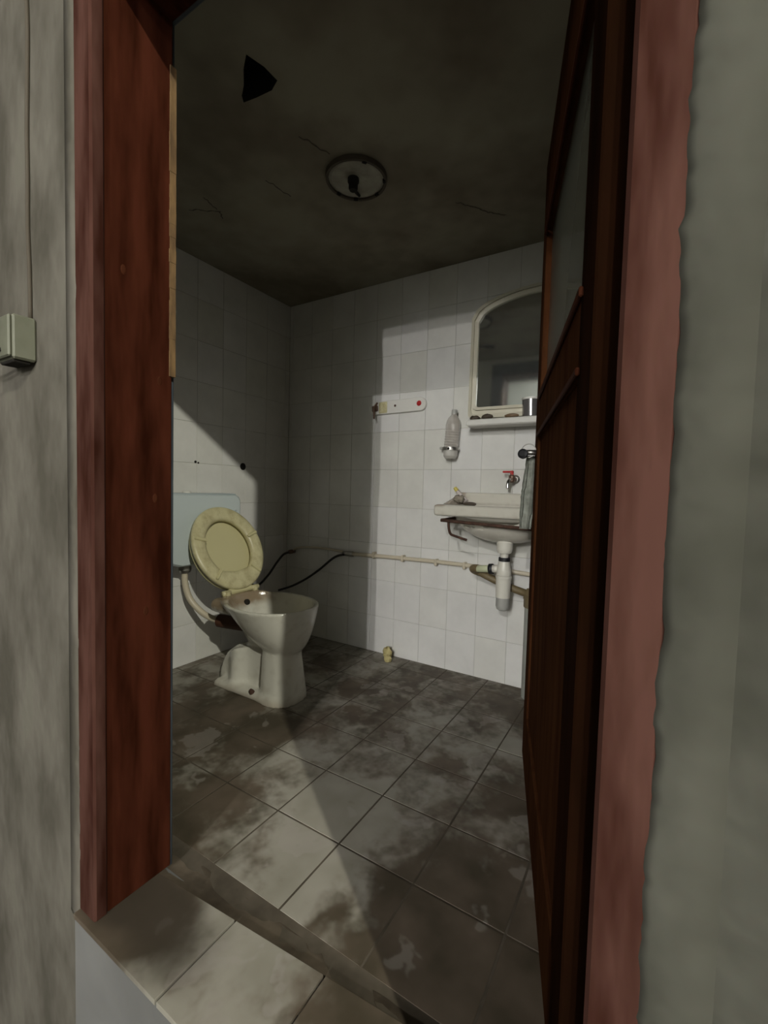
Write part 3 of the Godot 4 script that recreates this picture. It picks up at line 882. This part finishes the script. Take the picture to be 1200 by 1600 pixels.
# ------------------------------------------------------------------ wash basin
func basin_field(p: Vector3) -> float:
	var d := sd_box(p, Vector3(1.137, 0.787, 0.002), Vector3(1.603, 0.836, 0.305), 0.012)
	# rear ledge against the wall
	d = smin(d, sd_box(p, Vector3(1.137, 0.80, 0.002), Vector3(1.603, 0.890, 0.042), 0.008), 0.018)
	# cheeks that rise towards the wall
	for x in [1.152, 1.588]:
		var q := Vector3(p.x, p.y - maxf(0.0, 0.052 * (1.0 - p.z / 0.22)), p.z)
		d = minf(d, sd_box(q, Vector3(x - 0.014, 0.80, 0.01), Vector3(x + 0.014, 0.836, 0.27), 0.008))
	# belly
	var e := Vector3((p.x - 1.40) / 0.225, (p.y - 0.80) / 0.124, (p.z - 0.14) / 0.125)
	d = smin(d, maxf((e.length() - 1.0) * 0.12, p.y - 0.81), 0.012)
	# hollow
	var h := Vector3((p.x - 1.37) / 0.202, (p.y - 0.842) / 0.115, (p.z - 0.165) / 0.110)
	var hollow := (pow(pow(absf(h.x), 2.8) + pow(absf(h.z), 2.8) + pow(absf(h.y), 2.4), 0.38) - 1.0) * 0.117
	return maxf(d, -hollow)

func wash_basin():
	var w := thing("wash_basin", Vector3.ZERO, "small white ceramic wash basin fixed to the tiled wall under the mirror", "basin")
	var n := noise(601, 12.0, 3)
	var tint := func(p: Vector3) -> Color:
		var c := Color(0.60, 0.58, 0.50)
		var v := n.get_noise_3d(p.x * 2.0, p.y * 2.0, p.z * 2.0)
		var s := smoothstep(0.02, 0.0, absf(p.x - 1.155) - 0.02 - 0.01 * v) * smoothstep(0.82, 0.835, p.y) * 0.75 + clampf(v - 0.1, 0.0, 1.0) * 0.25
		return c.lerp(Color(0.27, 0.2, 0.14), clampf(s, 0.0, 0.8))
	part("bowl", nets(basin_field, Vector3(1.12, 0.655, -0.016), Vector3(1.62, 0.905, 0.325), 0.0068, tint), M.ceramic, w)
	part("drain", lathe([Vector2(0.0, 0.001), Vector2(0.018, 0.002), Vector2(0.022, 0.0), Vector2(0.02, -0.004)], 18), M.dull_chrome, w, Vector3(1.405, 0.7205, 0.165))
	# rusty iron bracket that carries the basin
	var b := thing("basin_bracket", Vector3.ZERO, "rusty iron bracket under the front of the wash basin", "bracket")
	part("bar", tube([Vector3(1.165, 0.768, 0.280), Vector3(1.30, 0.763, 0.282), Vector3(1.60, 0.752, 0.282)], 0.0075, 10), M.rust, b)
	part("arm", tube([Vector3(1.168, 0.768, 0.272), Vector3(1.168, 0.772, 0.004)], 0.0075, 10), M.rust, b)
	part("arm", tube([Vector3(1.59, 0.753, 0.276), Vector3(1.59, 0.765, 0.004)], 0.0075, 10), M.rust, b)
	part("hook", tube(smooth_path([Vector3(1.196, 0.768, 0.272), Vector3(1.199, 0.735, 0.272), Vector3(1.206, 0.712, 0.270), Vector3(1.222, 0.704, 0.268), Vector3(1.278, 0.689, 0.262)], 4), 0.0055, 10), M.rust, b)
	# tap on the wall
	var t := thing("wall_tap", Vector3(1.39, 0.0, 0.0), "small wall tap with a red handle above the wash basin", "tap")
	part("flange", lathe([Vector2(0.0, 0.008), Vector2(0.012, 0.007), Vector2(0.020, 0.001), Vector2(0.020, 0.0)], 18, Vector3(0, 0, 1)), M.dull_chrome, t, Vector3(0.012, 0.955, 0.0))
	part("body", tube([Vector3(0.012, 0.955, 0.004), Vector3(0.012, 0.955, 0.03), Vector3(0.010, 0.955, 0.052)], 0.0095, 12), M.brass, t)
	part("valve", lathe([Vector2(0.0, 0.026), Vector2(0.006, 0.026), Vector2(0.008, 0.016), Vector2(0.013, 0.012), Vector2(0.014, -0.012), Vector2(0.008, -0.018), Vector2(0.0, -0.018)], 14), M.brass, t, Vector3(0.010, 0.957, 0.056))
	part("spout", tube(smooth_path([Vector3(0.010, 0.955, 0.056), Vector3(0.006, 0.952, 0.078), Vector3(0.004, 0.938, 0.092), Vector3(0.004, 0.912, 0.096)], 5), 0.0065, 12), M.chrome, t)
	var red := start()
	add_box(red, Vector3(-0.032, 0.982, 0.050), Vector3(0.018, 0.991, 0.062), 0.003)
	add_box(red, Vector3(0.003, 0.970, 0.049), Vector3(0.017, 0.992, 0.063), 0.003)
	part("handle", done(red), M.red, t).set_meta("label", "red lever handle")
	# things lying on the basin corner
	var tp := thing("toothpaste_tube", Vector3(1.152, 0.884, 0.05), "crumpled pale tube with a yellow cap leaning on the basin corner", "tube")
	var tb := Basis(Vector3(0, 0, 1), 0.72) * Basis.from_scale(Vector3.ONE * 1.25)
	var st := start(true)
	var rings := []
	for k in 9:
		var u := k / 8.0
		var ring := []
		for q in 16:
			var a := TAU * q / 16.0
			ring.append(tb * Vector3(lerpf(0.0075, 0.0115, u) * cos(a), -0.055 * u + 0.012, lerpf(0.0075, 0.003, u) * sin(a)))
		rings.append(ring)
	add_rings(st, rings)
	part("body", done(st), M.tube_pink, tp)
	part("cap", lathe([Vector2(0.0, 0.016), Vector2(0.007, 0.016), Vector2(0.008, 0.0), Vector2(0.0, 0.0)], 12), M.yellow, tp, tb * Vector3(0, 0.013, 0), tb)
	var sp := thing("sponge", Vector3(1.195, 0.861, 0.16), "grey crumpled sponge in the left corner of the basin rim", "sponge")
	part("body", lump(Vector3(0.024, 0.017, 0.019), 603, 0.5), M.sponge, sp)
	var so := thing("soap_bar", Vector3(1.262, 0.840, 0.20), "dark soap remnant beside the grey sponge in the basin", "soap")
	part("bar", lump(Vector3(0.030, 0.009, 0.016), 604, 0.12), M.soap_dark, so)

func lump(r: Vector3, s: int, rough: float) -> ArrayMesh:
	var n := noise(s, 1.6, 3)
	var st := start(true)
	var rings := []
	for i in range(1, 12):
		var th := PI * i / 12.0
		var ring := []
		for k in 20:
			var a := TAU * k / 20.0
			var d := Vector3(sin(th) * cos(a), cos(th), sin(th) * sin(a))
			ring.append(d * r * (1.0 + rough * n.get_noise_3dv(d)))
		rings.append(ring)
	add_rings(st, rings)
	return done(st)

func basin_drain():
	var d := thing("bottle_trap", Vector3(1.412, 0, 0.165), "white plastic bottle trap hanging below the wash basin", "trap")
	part("flange_nut", lathe([Vector2(0.0, 0.692), Vector2(0.031, 0.692), Vector2(0.034, 0.684), Vector2(0.033, 0.652), Vector2(0.028, 0.637), Vector2(0.0, 0.637)], 28), M.pvc_white, d)
	part("tailpiece", lathe([Vector2(0.0, 0.64), Vector2(0.017, 0.64), Vector2(0.017, 0.605), Vector2(0.0, 0.605)], 24), M.pvc_white, d)
	part("black_nut", lathe([Vector2(0.0, 0.618), Vector2(0.0225, 0.618), Vector2(0.024, 0.615), Vector2(0.024, 0.602), Vector2(0.0, 0.600)], 20), M.black, d).set_meta("label", "black collar nut")
	part("body", lathe([Vector2(0.0, 0.603), Vector2(0.023, 0.603), Vector2(0.025, 0.59), Vector2(0.031, 0.565), Vector2(0.032, 0.542), Vector2(0.0, 0.542)], 28), M.pvc_white, d)
	part("collar", lathe([Vector2(0.0, 0.541), Vector2(0.0335, 0.541), Vector2(0.034, 0.533), Vector2(0.032, 0.524), Vector2(0.0, 0.524)], 28), M.pvc_white, d)
	part("sleeve", lathe([Vector2(0.0, 0.525), Vector2(0.0315, 0.525), Vector2(0.030, 0.446), Vector2(0.0, 0.446)], 28), M.pvc_white, d)
	part("cup", lathe([Vector2(0.0, 0.447), Vector2(0.0285, 0.447), Vector2(0.0285, 0.408), Vector2(0.025, 0.396), Vector2(0.015, 0.390), Vector2(0.0, 0.389)], 28), M.pvc_grey, d).set_meta("label", "grey cleaning cup")
	var side := Vector3(-0.135, 0.553, -0.012)
	part("side_stub", tube([Vector3(-0.025, 0.566, 0), Vector3(-0.052, 0.563, -0.002)], 0.0165, 18), M.pvc_white, d)
	part("black_nut", tube([Vector3(-0.048, 0.563, -0.002), Vector3(-0.064, 0.561, -0.003)], 0.0225, 20), M.black, d).set_meta("label", "black side nut")
	var w := thing("waste_pipe", Vector3(1.412, 0, 0.165), "brown waste pipe doubling back behind the bottle trap to the corner stack", "pipe")
	part("spigot", tube([Vector3(-0.062, 0.5615, -0.003), side + Vector3(0.006, 0.0, 0)], 0.0155, 18), M.pvc_green, w).set_meta("label", "pale green spigot")
	part("elbow", tube(smooth_path([Vector3(-0.118, 0.5545, -0.010), side + Vector3(-0.002, 0, -0.003), side + Vector3(-0.008, -0.008, -0.018), Vector3(-0.118, 0.532, -0.048)], 6), 0.0185, 18), M.brown_pipe, w)
	part("pipe", tube([Vector3(-0.128, 0.538, -0.04), Vector3(-0.055, 0.503, -0.06), Vector3(0.03, 0.470, -0.08), Vector3(0.085, 0.455, -0.09)], 0.0165, 18), M.brown_pipe, w)
	part("socket", tube([Vector3(0.072, 0.458, -0.088), Vector3(0.105, 0.447, -0.092), Vector3(0.15, 0.437, -0.098)], [0.024, 0.033, 0.034], 18), M.brown_pipe, w)
	var s := thing("waste_stack", Vector3(1.537, 0, 0.062), "grey vertical drain pipe at the wall, half behind the door", "pipe")
	part("pipe", lathe([Vector2(0.0, 0.0), Vector2(0.055, 0.0), Vector2(0.055, 0.44), Vector2(0.0, 0.44)], 30), M.stack, s)
	part("collar", lathe([Vector2(0.0, 0.40), Vector2(0.06, 0.40), Vector2(0.06, 0.455), Vector2(0.0, 0.458)], 30), M.brown_pipe, s)

# ------------------------------------------------------------------ mirror, shelf
func arch(x0: float, x1: float, y0: float, y1: float, y2: float, r: float) -> Array:
	# outline of a panel with rounded lower corners, shoulders and a low arched top (counter-clockwise in x, y)
	var p := []
	for k in 5:
		var a := PI + PI * 0.5 * k / 4.0
		p.append(Vector2(x0 + r * 0.5 + r * 0.5 * cos(a), y0 + r * 0.5 + r * 0.5 * sin(a)))
	for k in 5:
		var a := PI * 1.5 + PI * 0.5 * k / 4.0
		p.append(Vector2(x1 - r * 0.5 + r * 0.5 * cos(a), y0 + r * 0.5 + r * 0.5 * sin(a)))
	var n := 26
	for k in n + 1:
		var u := 1.0 - float(k) / n
		var e := pow(maxf(0.0, 1.0 - pow(absf(2.0 * u - 1.0), 9.0)), 0.55)
		var bow := 1.0 - pow(2.0 * u - 1.0, 2.0)
		p.append(Vector2(lerpf(x0, x1, u), y1 - r + r * e + (y2 - y1) * bow))
	return p

func mirror_and_shelf():
	var cx := 1.49
	# turned a little on its nail
	var m := thing("mirror", Vector3(cx, 0, 0.078), "arched mirror in a cream moulded frame above the wash basin shelf", "mirror")
	m.basis = Basis(Vector3.UP, 0.040) * Basis(Vector3.RIGHT, -0.028)
	var w := 0.302
	var outer := arch(-w, w, 1.232, 1.734, 1.798, 0.045)
	var groove := arch(-w + 0.014, w - 0.014, 1.250, 1.721, 1.784, 0.042)
	var inner := arch(-w + 0.022, w - 0.022, 1.268, 1.713, 1.776, 0.040)
	var lip := arch(-w + 0.034, w - 0.034, 1.282, 1.703, 1.763, 0.034)
	var st := start()
	for s in [[outer, -0.014, outer, 0.012], [outer, 0.012, groove, 0.016], [groove, 0.016, groove, 0.008], [groove, 0.008, inner, 0.008], [inner, 0.008, inner, 0.017], [inner, 0.017, lip, 0.012], [lip, 0.012, lip, 0.002], [outer, -0.014, lip, -0.014]]:
		for k in outer.size():
			var l := (k + 1) % outer.size()
			var q := [Vector3(s[0][k].x, s[0][k].y, s[1]), Vector3(s[0][l].x, s[0][l].y, s[1]), Vector3(s[2][l].x, s[2][l].y, s[3]), Vector3(s[2][k].x, s[2][k].y, s[3])]
			var c2 := Vector2(0, 1.48)
			var o2: Vector2 = s[0][k] - c2
			var out := Vector3(0, 0, 1)
			if s[0] == s[2]: out = Vector3(o2.x, o2.y, 0) * (-1.0 if s[0] == lip or (s[0] == groove) else 1.0)
			if s[1] < -0.01 and s[3] < -0.01: out = Vector3(0, 0, -1)
			face_pair(st, q, out)
	part("frame", done(st), M.frame_cream, m)
	var g := start()
	var top := []
	for p in lip: top.append(Vector3(p.x, p.y, 0.003))
	for k in top.size():
		face(g, [Vector3(0, 1.48, 0.003), top[k], top[(k + 1) % top.size()]], Vector3(0, 0, 1))
		face(g, [Vector3(0, 1.48, -0.004), top[k] + Vector3(0, 0, -0.007), top[(k + 1) % top.size()] + Vector3(0, 0, -0.007)], Vector3(0, 0, -1))
	part("glass", done(g), M.mirror, m)
	var s := thing("shelf", Vector3(cx, 0, 0), "narrow white shelf under the arched mirror", "shelf")
	part("board", box(Vector3(-0.297, 1.192, 0.001), Vector3(0.297, 1.221, 0.105), 0.005), M.white_plastic, s)
	part("backboard", box(Vector3(-0.285, 1.219, 0.001), Vector3(0.285, 1.250, 0.010), 0.003), M.frame_cream, s)
	# small things on the shelf
	var d1 := thing("scrap", Vector3(1.226, 1.221, 0.075), "small dark crumpled scrap at the left end of the mirror shelf", "scrap")
	part("body", lump(Vector3(0.022, 0.012, 0.016), 701, 0.4), M.soap_dark, d1, Vector3(0, 0.010, 0))
	var d2 := thing("lump", Vector3(1.285, 1.221, 0.08), "rounded dark grey lump beside the scrap on the mirror shelf", "lump")
	part("body", lump(Vector3(0.026, 0.013, 0.018), 702, 0.2), M.soap_dark, d2, Vector3(0, 0.012, 0))
	var d3 := thing("soap_bar", Vector3(1.395, 1.221, 0.08), "flat brown soap bar in the middle of the mirror shelf", "soap")
	part("bar", lump(Vector3(0.032, 0.010, 0.018), 703, 0.08), M.soap_brown, d3, Vector3(0, 0.0095, 0))
	var c := thing("cup", Vector3(1.472, 1.221, 0.06), "grey glass cup on the mirror shelf next to the door edge", "cup")
	part("body", lathe([Vector2(0.0, 0.0), Vector2(0.034, 0.0), Vector2(0.0365, 0.004), Vector2(0.038, 0.078), Vector2(0.036, 0.078), Vector2(0.033, 0.008), Vector2(0.0, 0.007)], 30), M.glass_cup, c)
	part("rim", lathe([Vector2(0.0355, 0.074), Vector2(0.0395, 0.074), Vector2(0.0395, 0.083), Vector2(0.0355, 0.083), Vector2(0.0355, 0.074)], 30), M.white_plastic, c)

func small_wall_things():
	# plastic hook rail
	var r := thing("hook_rail", Vector3(0.772, 1.330, 0.0), "white plastic hook rail on the tiles with a red dot", "hook rail")
	r.rotation.z = 0.012
	var st := start()
	var lay := []
	for pr in [[0.0, 1.0], [0.010, 1.0], [0.014, 0.93]]:
		var ring := []
		for k in 32:
			var a := TAU * k / 32.0
			var c := Vector2(0.137 if cos(a) > 0.0 else -0.137, 0.0)
			var q: Vector2 = c + Vector2(cos(a), sin(a)) * 0.035 * pr[1]
			ring.append(Vector3(q.x, q.y, pr[0]))
		lay.append(ring)
	add_rings(st, lay)
	part("plate", done(st), M.white_plastic, r)
	part("yellowed_patch", box(Vector3(-0.108, -0.030, 0.006), Vector3(-0.056, 0.030, 0.017), 0.003), M.cream_dirty, r).set_meta("label", "yellowed square cover")
	part("screw_hole", lathe([Vector2(0.0, 0.001), Vector2(0.0055, 0.001), Vector2(0.0065, 0.0), Vector2(0.0065, -0.004)], 12, Vector3(0, 0, 1)), M.rust, r, Vector3(-0.008, 0.004, 0.0145))
	part("red_dot", lathe([Vector2(0.0, 0.006), Vector2(0.008, 0.005), Vector2(0.0135, 0.0), Vector2(0.0135, -0.004)], 20, Vector3(0, 0, 1)), M.red, r, Vector3(0.132, 0.004, 0.0145)).set_meta("label", "red round button")
	part("hook", tube(smooth_path([Vector3(-0.118, 0.028, 0.014), Vector3(-0.128, 0.006, 0.026), Vector3(-0.122, -0.022, 0.040), Vector3(-0.118, -0.050, 0.044), Vector3(-0.113, -0.058, 0.052)], 5), 0.0055, 10), M.brass, r)
	part("hook_base", box(Vector3(-0.150, -0.010, 0.012), Vector3(-0.112, 0.022, 0.021), 0.004), M.brass, r, Vector3.ZERO, Basis(Vector3(0, 0, 1), 0.06))
	# bottle in its holder
	var h := thing("bottle_holder", Vector3(1.096, 1.05, 0.041), "clear plastic cup holder with clamp ring screwed to the tiles", "holder")
	part("cup", lathe([Vector2(0.0, 0.0), Vector2(0.024, 0.0), Vector2(0.033, 0.012), Vector2(0.035, 0.040), Vector2(0.033, 0.040), Vector2(0.031, 0.014), Vector2(0.0, 0.004)], 26), M.clear_cup, h)
	part("clamp_ring", lathe([Vector2(0.034, 0.040), Vector2(0.0405, 0.040), Vector2(0.0405, 0.054), Vector2(0.034, 0.054), Vector2(0.034, 0.040)], 26), M.dull_chrome, h)
	part("clamp_ear", box(Vector3(-0.056, 0.046, -0.006), Vector3(-0.036, 0.058, 0.006), 0.002), M.pvc_grey, h)
	part("bracket", box(Vector3(-0.014, 0.036, -0.041), Vector3(0.014, 0.058, -0.034), 0.002), M.dull_chrome, h)
	part("screw", lathe([Vector2(0.0, 0.003), Vector2(0.005, 0.002), Vector2(0.006, 0.0)], 10, Vector3(0, 0, 1)), M.matt_black, h, Vector3(0.006, 0.046, 0.0405))
	var b := thing("plastic_bottle", Vector3(1.096, 1.094, 0.041), "clear ribbed plastic bottle standing in the wall holder beside the mirror", "bottle")
	b.rotation.z = -0.075
	var prof := [Vector2(0.0, 0.0), Vector2(0.028, 0.0), Vector2(0.034, 0.006)]
	for k in 7:
		prof.append(Vector2(0.0345, 0.012 + 0.012 * k))
		prof.append(Vector2(0.0325, 0.018 + 0.012 * k))
	for q in [Vector2(0.034, 0.1), Vector2(0.0345, 0.118), Vector2(0.032, 0.135), Vector2(0.025, 0.150), Vector2(0.016, 0.161), Vector2(0.0125, 0.166), Vector2(0.0125, 0.172)]: prof.append(q)
	part("body", lathe(prof, 30), M.bottle, b)
	part("cap", lathe([Vector2(0.0, 0.19), Vector2(0.0125, 0.19), Vector2(0.0135, 0.186), Vector2(0.0135, 0.169), Vector2(0.0, 0.169)], 20), M.pvc_grey, b).set_meta("label", "grey screw cap")
	# old fixings in the left wall
	var left: Node3D = get_node("wall_left")
	part("fixing_hole", lathe([Vector2(0.0, 0.004), Vector2(0.016, 0.003), Vector2(0.02, 0.0), Vector2(0.02, -0.004)], 14, Vector3.RIGHT), M.matt_black, left, Vector3(0.0, 1.0, 0.352))
	part("fixing_hole", lathe([Vector2(0.0, 0.003), Vector2(0.006, 0.002), Vector2(0.007, 0.0), Vector2(0.007, -0.004)], 10, Vector3.RIGHT), M.matt_black, left, Vector3(0.0, 1.006, 0.648))
	part("fixing_hole", lathe([Vector2(0.0, 0.003), Vector2(0.004, 0.002), Vector2(0.005, 0.0), Vector2(0.005, -0.004)], 10, Vector3.RIGHT), M.matt_black, left, Vector3(0.0, 1.002, 0.632))
	# crumpled yellow scrap by the foot of the wall
	var y := thing("foam_scrap", Vector3(0.785, 0.0, 0.055), "crumpled yellow foam scrap on the floor against the tiled wall", "scrap")
	part("piece", lump(Vector3(0.026, 0.030, 0.020), 801, 0.5), M.debris, y, Vector3(-0.008, 0.030, -0.008))
	part("piece", lump(Vector3(0.019, 0.018, 0.019), 802, 0.5), M.debris, y, Vector3(0.017, 0.015, 0.028))

func ribbon(path: Array, w0: float, y: float) -> ArrayMesh:
	var st := start()
	for i in path.size() - 1:
		var a: Vector2 = path[i]
		var b: Vector2 = path[i + 1]
		var d := (b - a).normalized().orthogonal() * w0 * (1.0 if i % 2 else 0.7)
		var ps := [Vector3(a.x + d.x, y, a.y + d.y), Vector3(b.x + d.x, y, b.y + d.y), Vector3(b.x - d.x, y, b.y - d.y), Vector3(a.x - d.x, y, a.y - d.y)]
		face(st, ps, Vector3.DOWN)
	return done(st)

func ceiling_things():
	var ce: Node3D = get_node("ceiling")
	var n := noise(901, 40.0, 2)
	for c in [[Vector2(0.94, 0.96), Vector2(0.985, 0.835)], [Vector2(1.247, 0.425), Vector2(1.29, 0.37), Vector2(1.34, 0.30), Vector2(1.40, 0.25)], [Vector2(0.30, 0.90), Vector2(0.40, 0.83), Vector2(0.37, 0.79)], [Vector2(0.42, 0.92), Vector2(0.40, 0.83)], [Vector2(0.70, 0.87), Vector2(0.72, 0.74)]]:
		var path := []
		for i in c.size() - 1:
			for k in 8: path.append(c[i].lerp(c[i + 1], k / 8.0) + Vector2(n.get_noise_1d(k + i * 9.0), n.get_noise_1d(k + 60.0 + i)) * 0.012)
		part("crack", ribbon(path, 0.0028, ROOM_H - 0.0008), M.crack, ce)
	var l := thing("ceiling_light", Vector3(0.995, ROOM_H, 0.722), "dead round ceiling light fitting with a bare lampholder", "ceiling light")
	part("plate", lathe([Vector2(0.0, -0.012), Vector2(0.088, -0.012), Vector2(0.1, -0.008), Vector2(0.101, 0.0), Vector2(0.0, 0.0)], 40), M.rose, l)
	part("rim", lathe([Vector2(0.098, -0.001), Vector2(0.098, -0.016), Vector2(0.107, -0.016), Vector2(0.109, -0.001), Vector2(0.098, -0.001)], 40), M.crack, l)
	part("wire", tube(smooth_path([Vector3(-0.035, -0.014, -0.070), Vector3(-0.028, -0.022, -0.035), Vector3(-0.018, -0.024, -0.008), Vector3(0.0, -0.014, 0.008)], 5), 0.005, 8), M.matt_black, l)
	part("lampholder", lathe([Vector2(0.0, -0.052), Vector2(0.013, -0.052), Vector2(0.016, -0.046), Vector2(0.016, -0.03), Vector2(0.02, -0.024), Vector2(0.02, -0.012), Vector2(0.0, -0.012)], 18), M.matt_black, l, Vector3(-0.004, 0, 0.012))
	for a in [0.5, 1.3, 2.2, 2.9, 5.6]:
		part("tab", box(Vector3(-0.008, -0.019, -0.005), Vector3(0.008, -0.010, 0.005), 0.002), M.matt_black, l, Vector3(0.098 * cos(a), 0, -0.098 * sin(a)), Basis(Vector3.UP, a + PI * 0.5))

# ------------------------------------------------------------------ hall
func hall_things():
	var b := thing("junction_box", Vector3(0.752, 1.145, Z_OUT), "old greenish junction box on the grey hall wall", "junction box")
	part("body", box(Vector3(-0.047, 0.0, 0.0), Vector3(0.043, 0.092, 0.043), 0.004), M.box_green, b)
	part("lid", box(Vector3(-0.045, 0.003, 0.043), Vector3(0.041, 0.089, 0.050), 0.003), M.box_green, b)
	part("knockout", box(Vector3(-0.03, -0.006, 0.008), Vector3(0.034, 0.001, 0.04), 0.002), M.matt_black, b)
	part("lead", tube(smooth_path([Vector3(0.005, 0.020, 0.051), Vector3(-0.03, 0.012, 0.056), Vector3(-0.07, 0.006, 0.058), Vector3(-0.12, 0.0, 0.05), Vector3(-0.2, -0.01, 0.02)]), 0.004, 8), M.rubber, b)
	var c := thing("cable", Vector3.ZERO, "thin cable running down the grey hall wall to the junction box", "cable")
	var pts := []
	var n := noise(951, 3.0, 2)
	for k in 30:
		var y := lerpf(HALL_H, 1.238, k / 29.0)
		pts.append(Vector3(0.772 + 0.010 * n.get_noise_1d(y), y, Z_OUT + 0.004))
	part("sleeve", tube(smooth_path(pts, 3), 0.0042, 8), M.cable, c)
	# lamps of the hall: a ceiling bulb to the right, another far behind, and a pair on the far wall
	for q in [[Vector3(4.76, 3.27, 3.60), 15.0, Color(1.0, 0.99, 0.93), "bare bulb under the hall ceiling, right of the doorway"], [Vector3(3.08, 3.83, 8.5), 13.5, Color(1.0, 0.99, 0.98), "bare bulb under the hall ceiling near the far wall"]]:
		var l := thing("hall_bulb", q[0], q[3], "lamp")
		part("bulb", lathe([Vector2(0.0, -0.034), Vector2(0.018, -0.029), Vector2(0.028, -0.015), Vector2(0.03, 0.0), Vector2(0.026, 0.014), Vector2(0.015, 0.032), Vector2(0.013, 0.045), Vector2(0.0, 0.045)], 24), M.bulb, l)
		part("socket", lathe([Vector2(0.0, 0.09), Vector2(0.016, 0.09), Vector2(0.017, 0.046), Vector2(0.0, 0.046)], 18), M.white_plastic, l)
		part("cord", tube([Vector3(0, 0.09, 0), Vector3(0, HALL_H - q[0].y, 0)], 0.003, 8), M.rubber, l)
		lamp_light(Vector3.ZERO, q[1], q[2], l)
	var w := thing("wall_lamp", Vector3(2.82, 2.45, 8.5), "twin bulb lamp on an arm from the far hall wall", "lamp")
	part("arm", tube([Vector3(0.0, 0.0, 0.02), Vector3(0.0, 0.0, HALL_Z - 8.5)], 0.008, 10), M.dull_chrome, w)
	for s in [[0.10, 8.0], [-0.10, 6.4]]:
		part("bulb", lathe([Vector2(0.0, -0.03), Vector2(0.02, -0.025), Vector2(0.03, 0.0), Vector2(0.02, 0.025), Vector2(0.0, 0.03)], 24), M.bulb, w, Vector3(0.0, s[0], 0.0))
		lamp_light(Vector3(0.0, s[0], 0.0), s[1], Color(1.0, 0.985, 0.97), w)
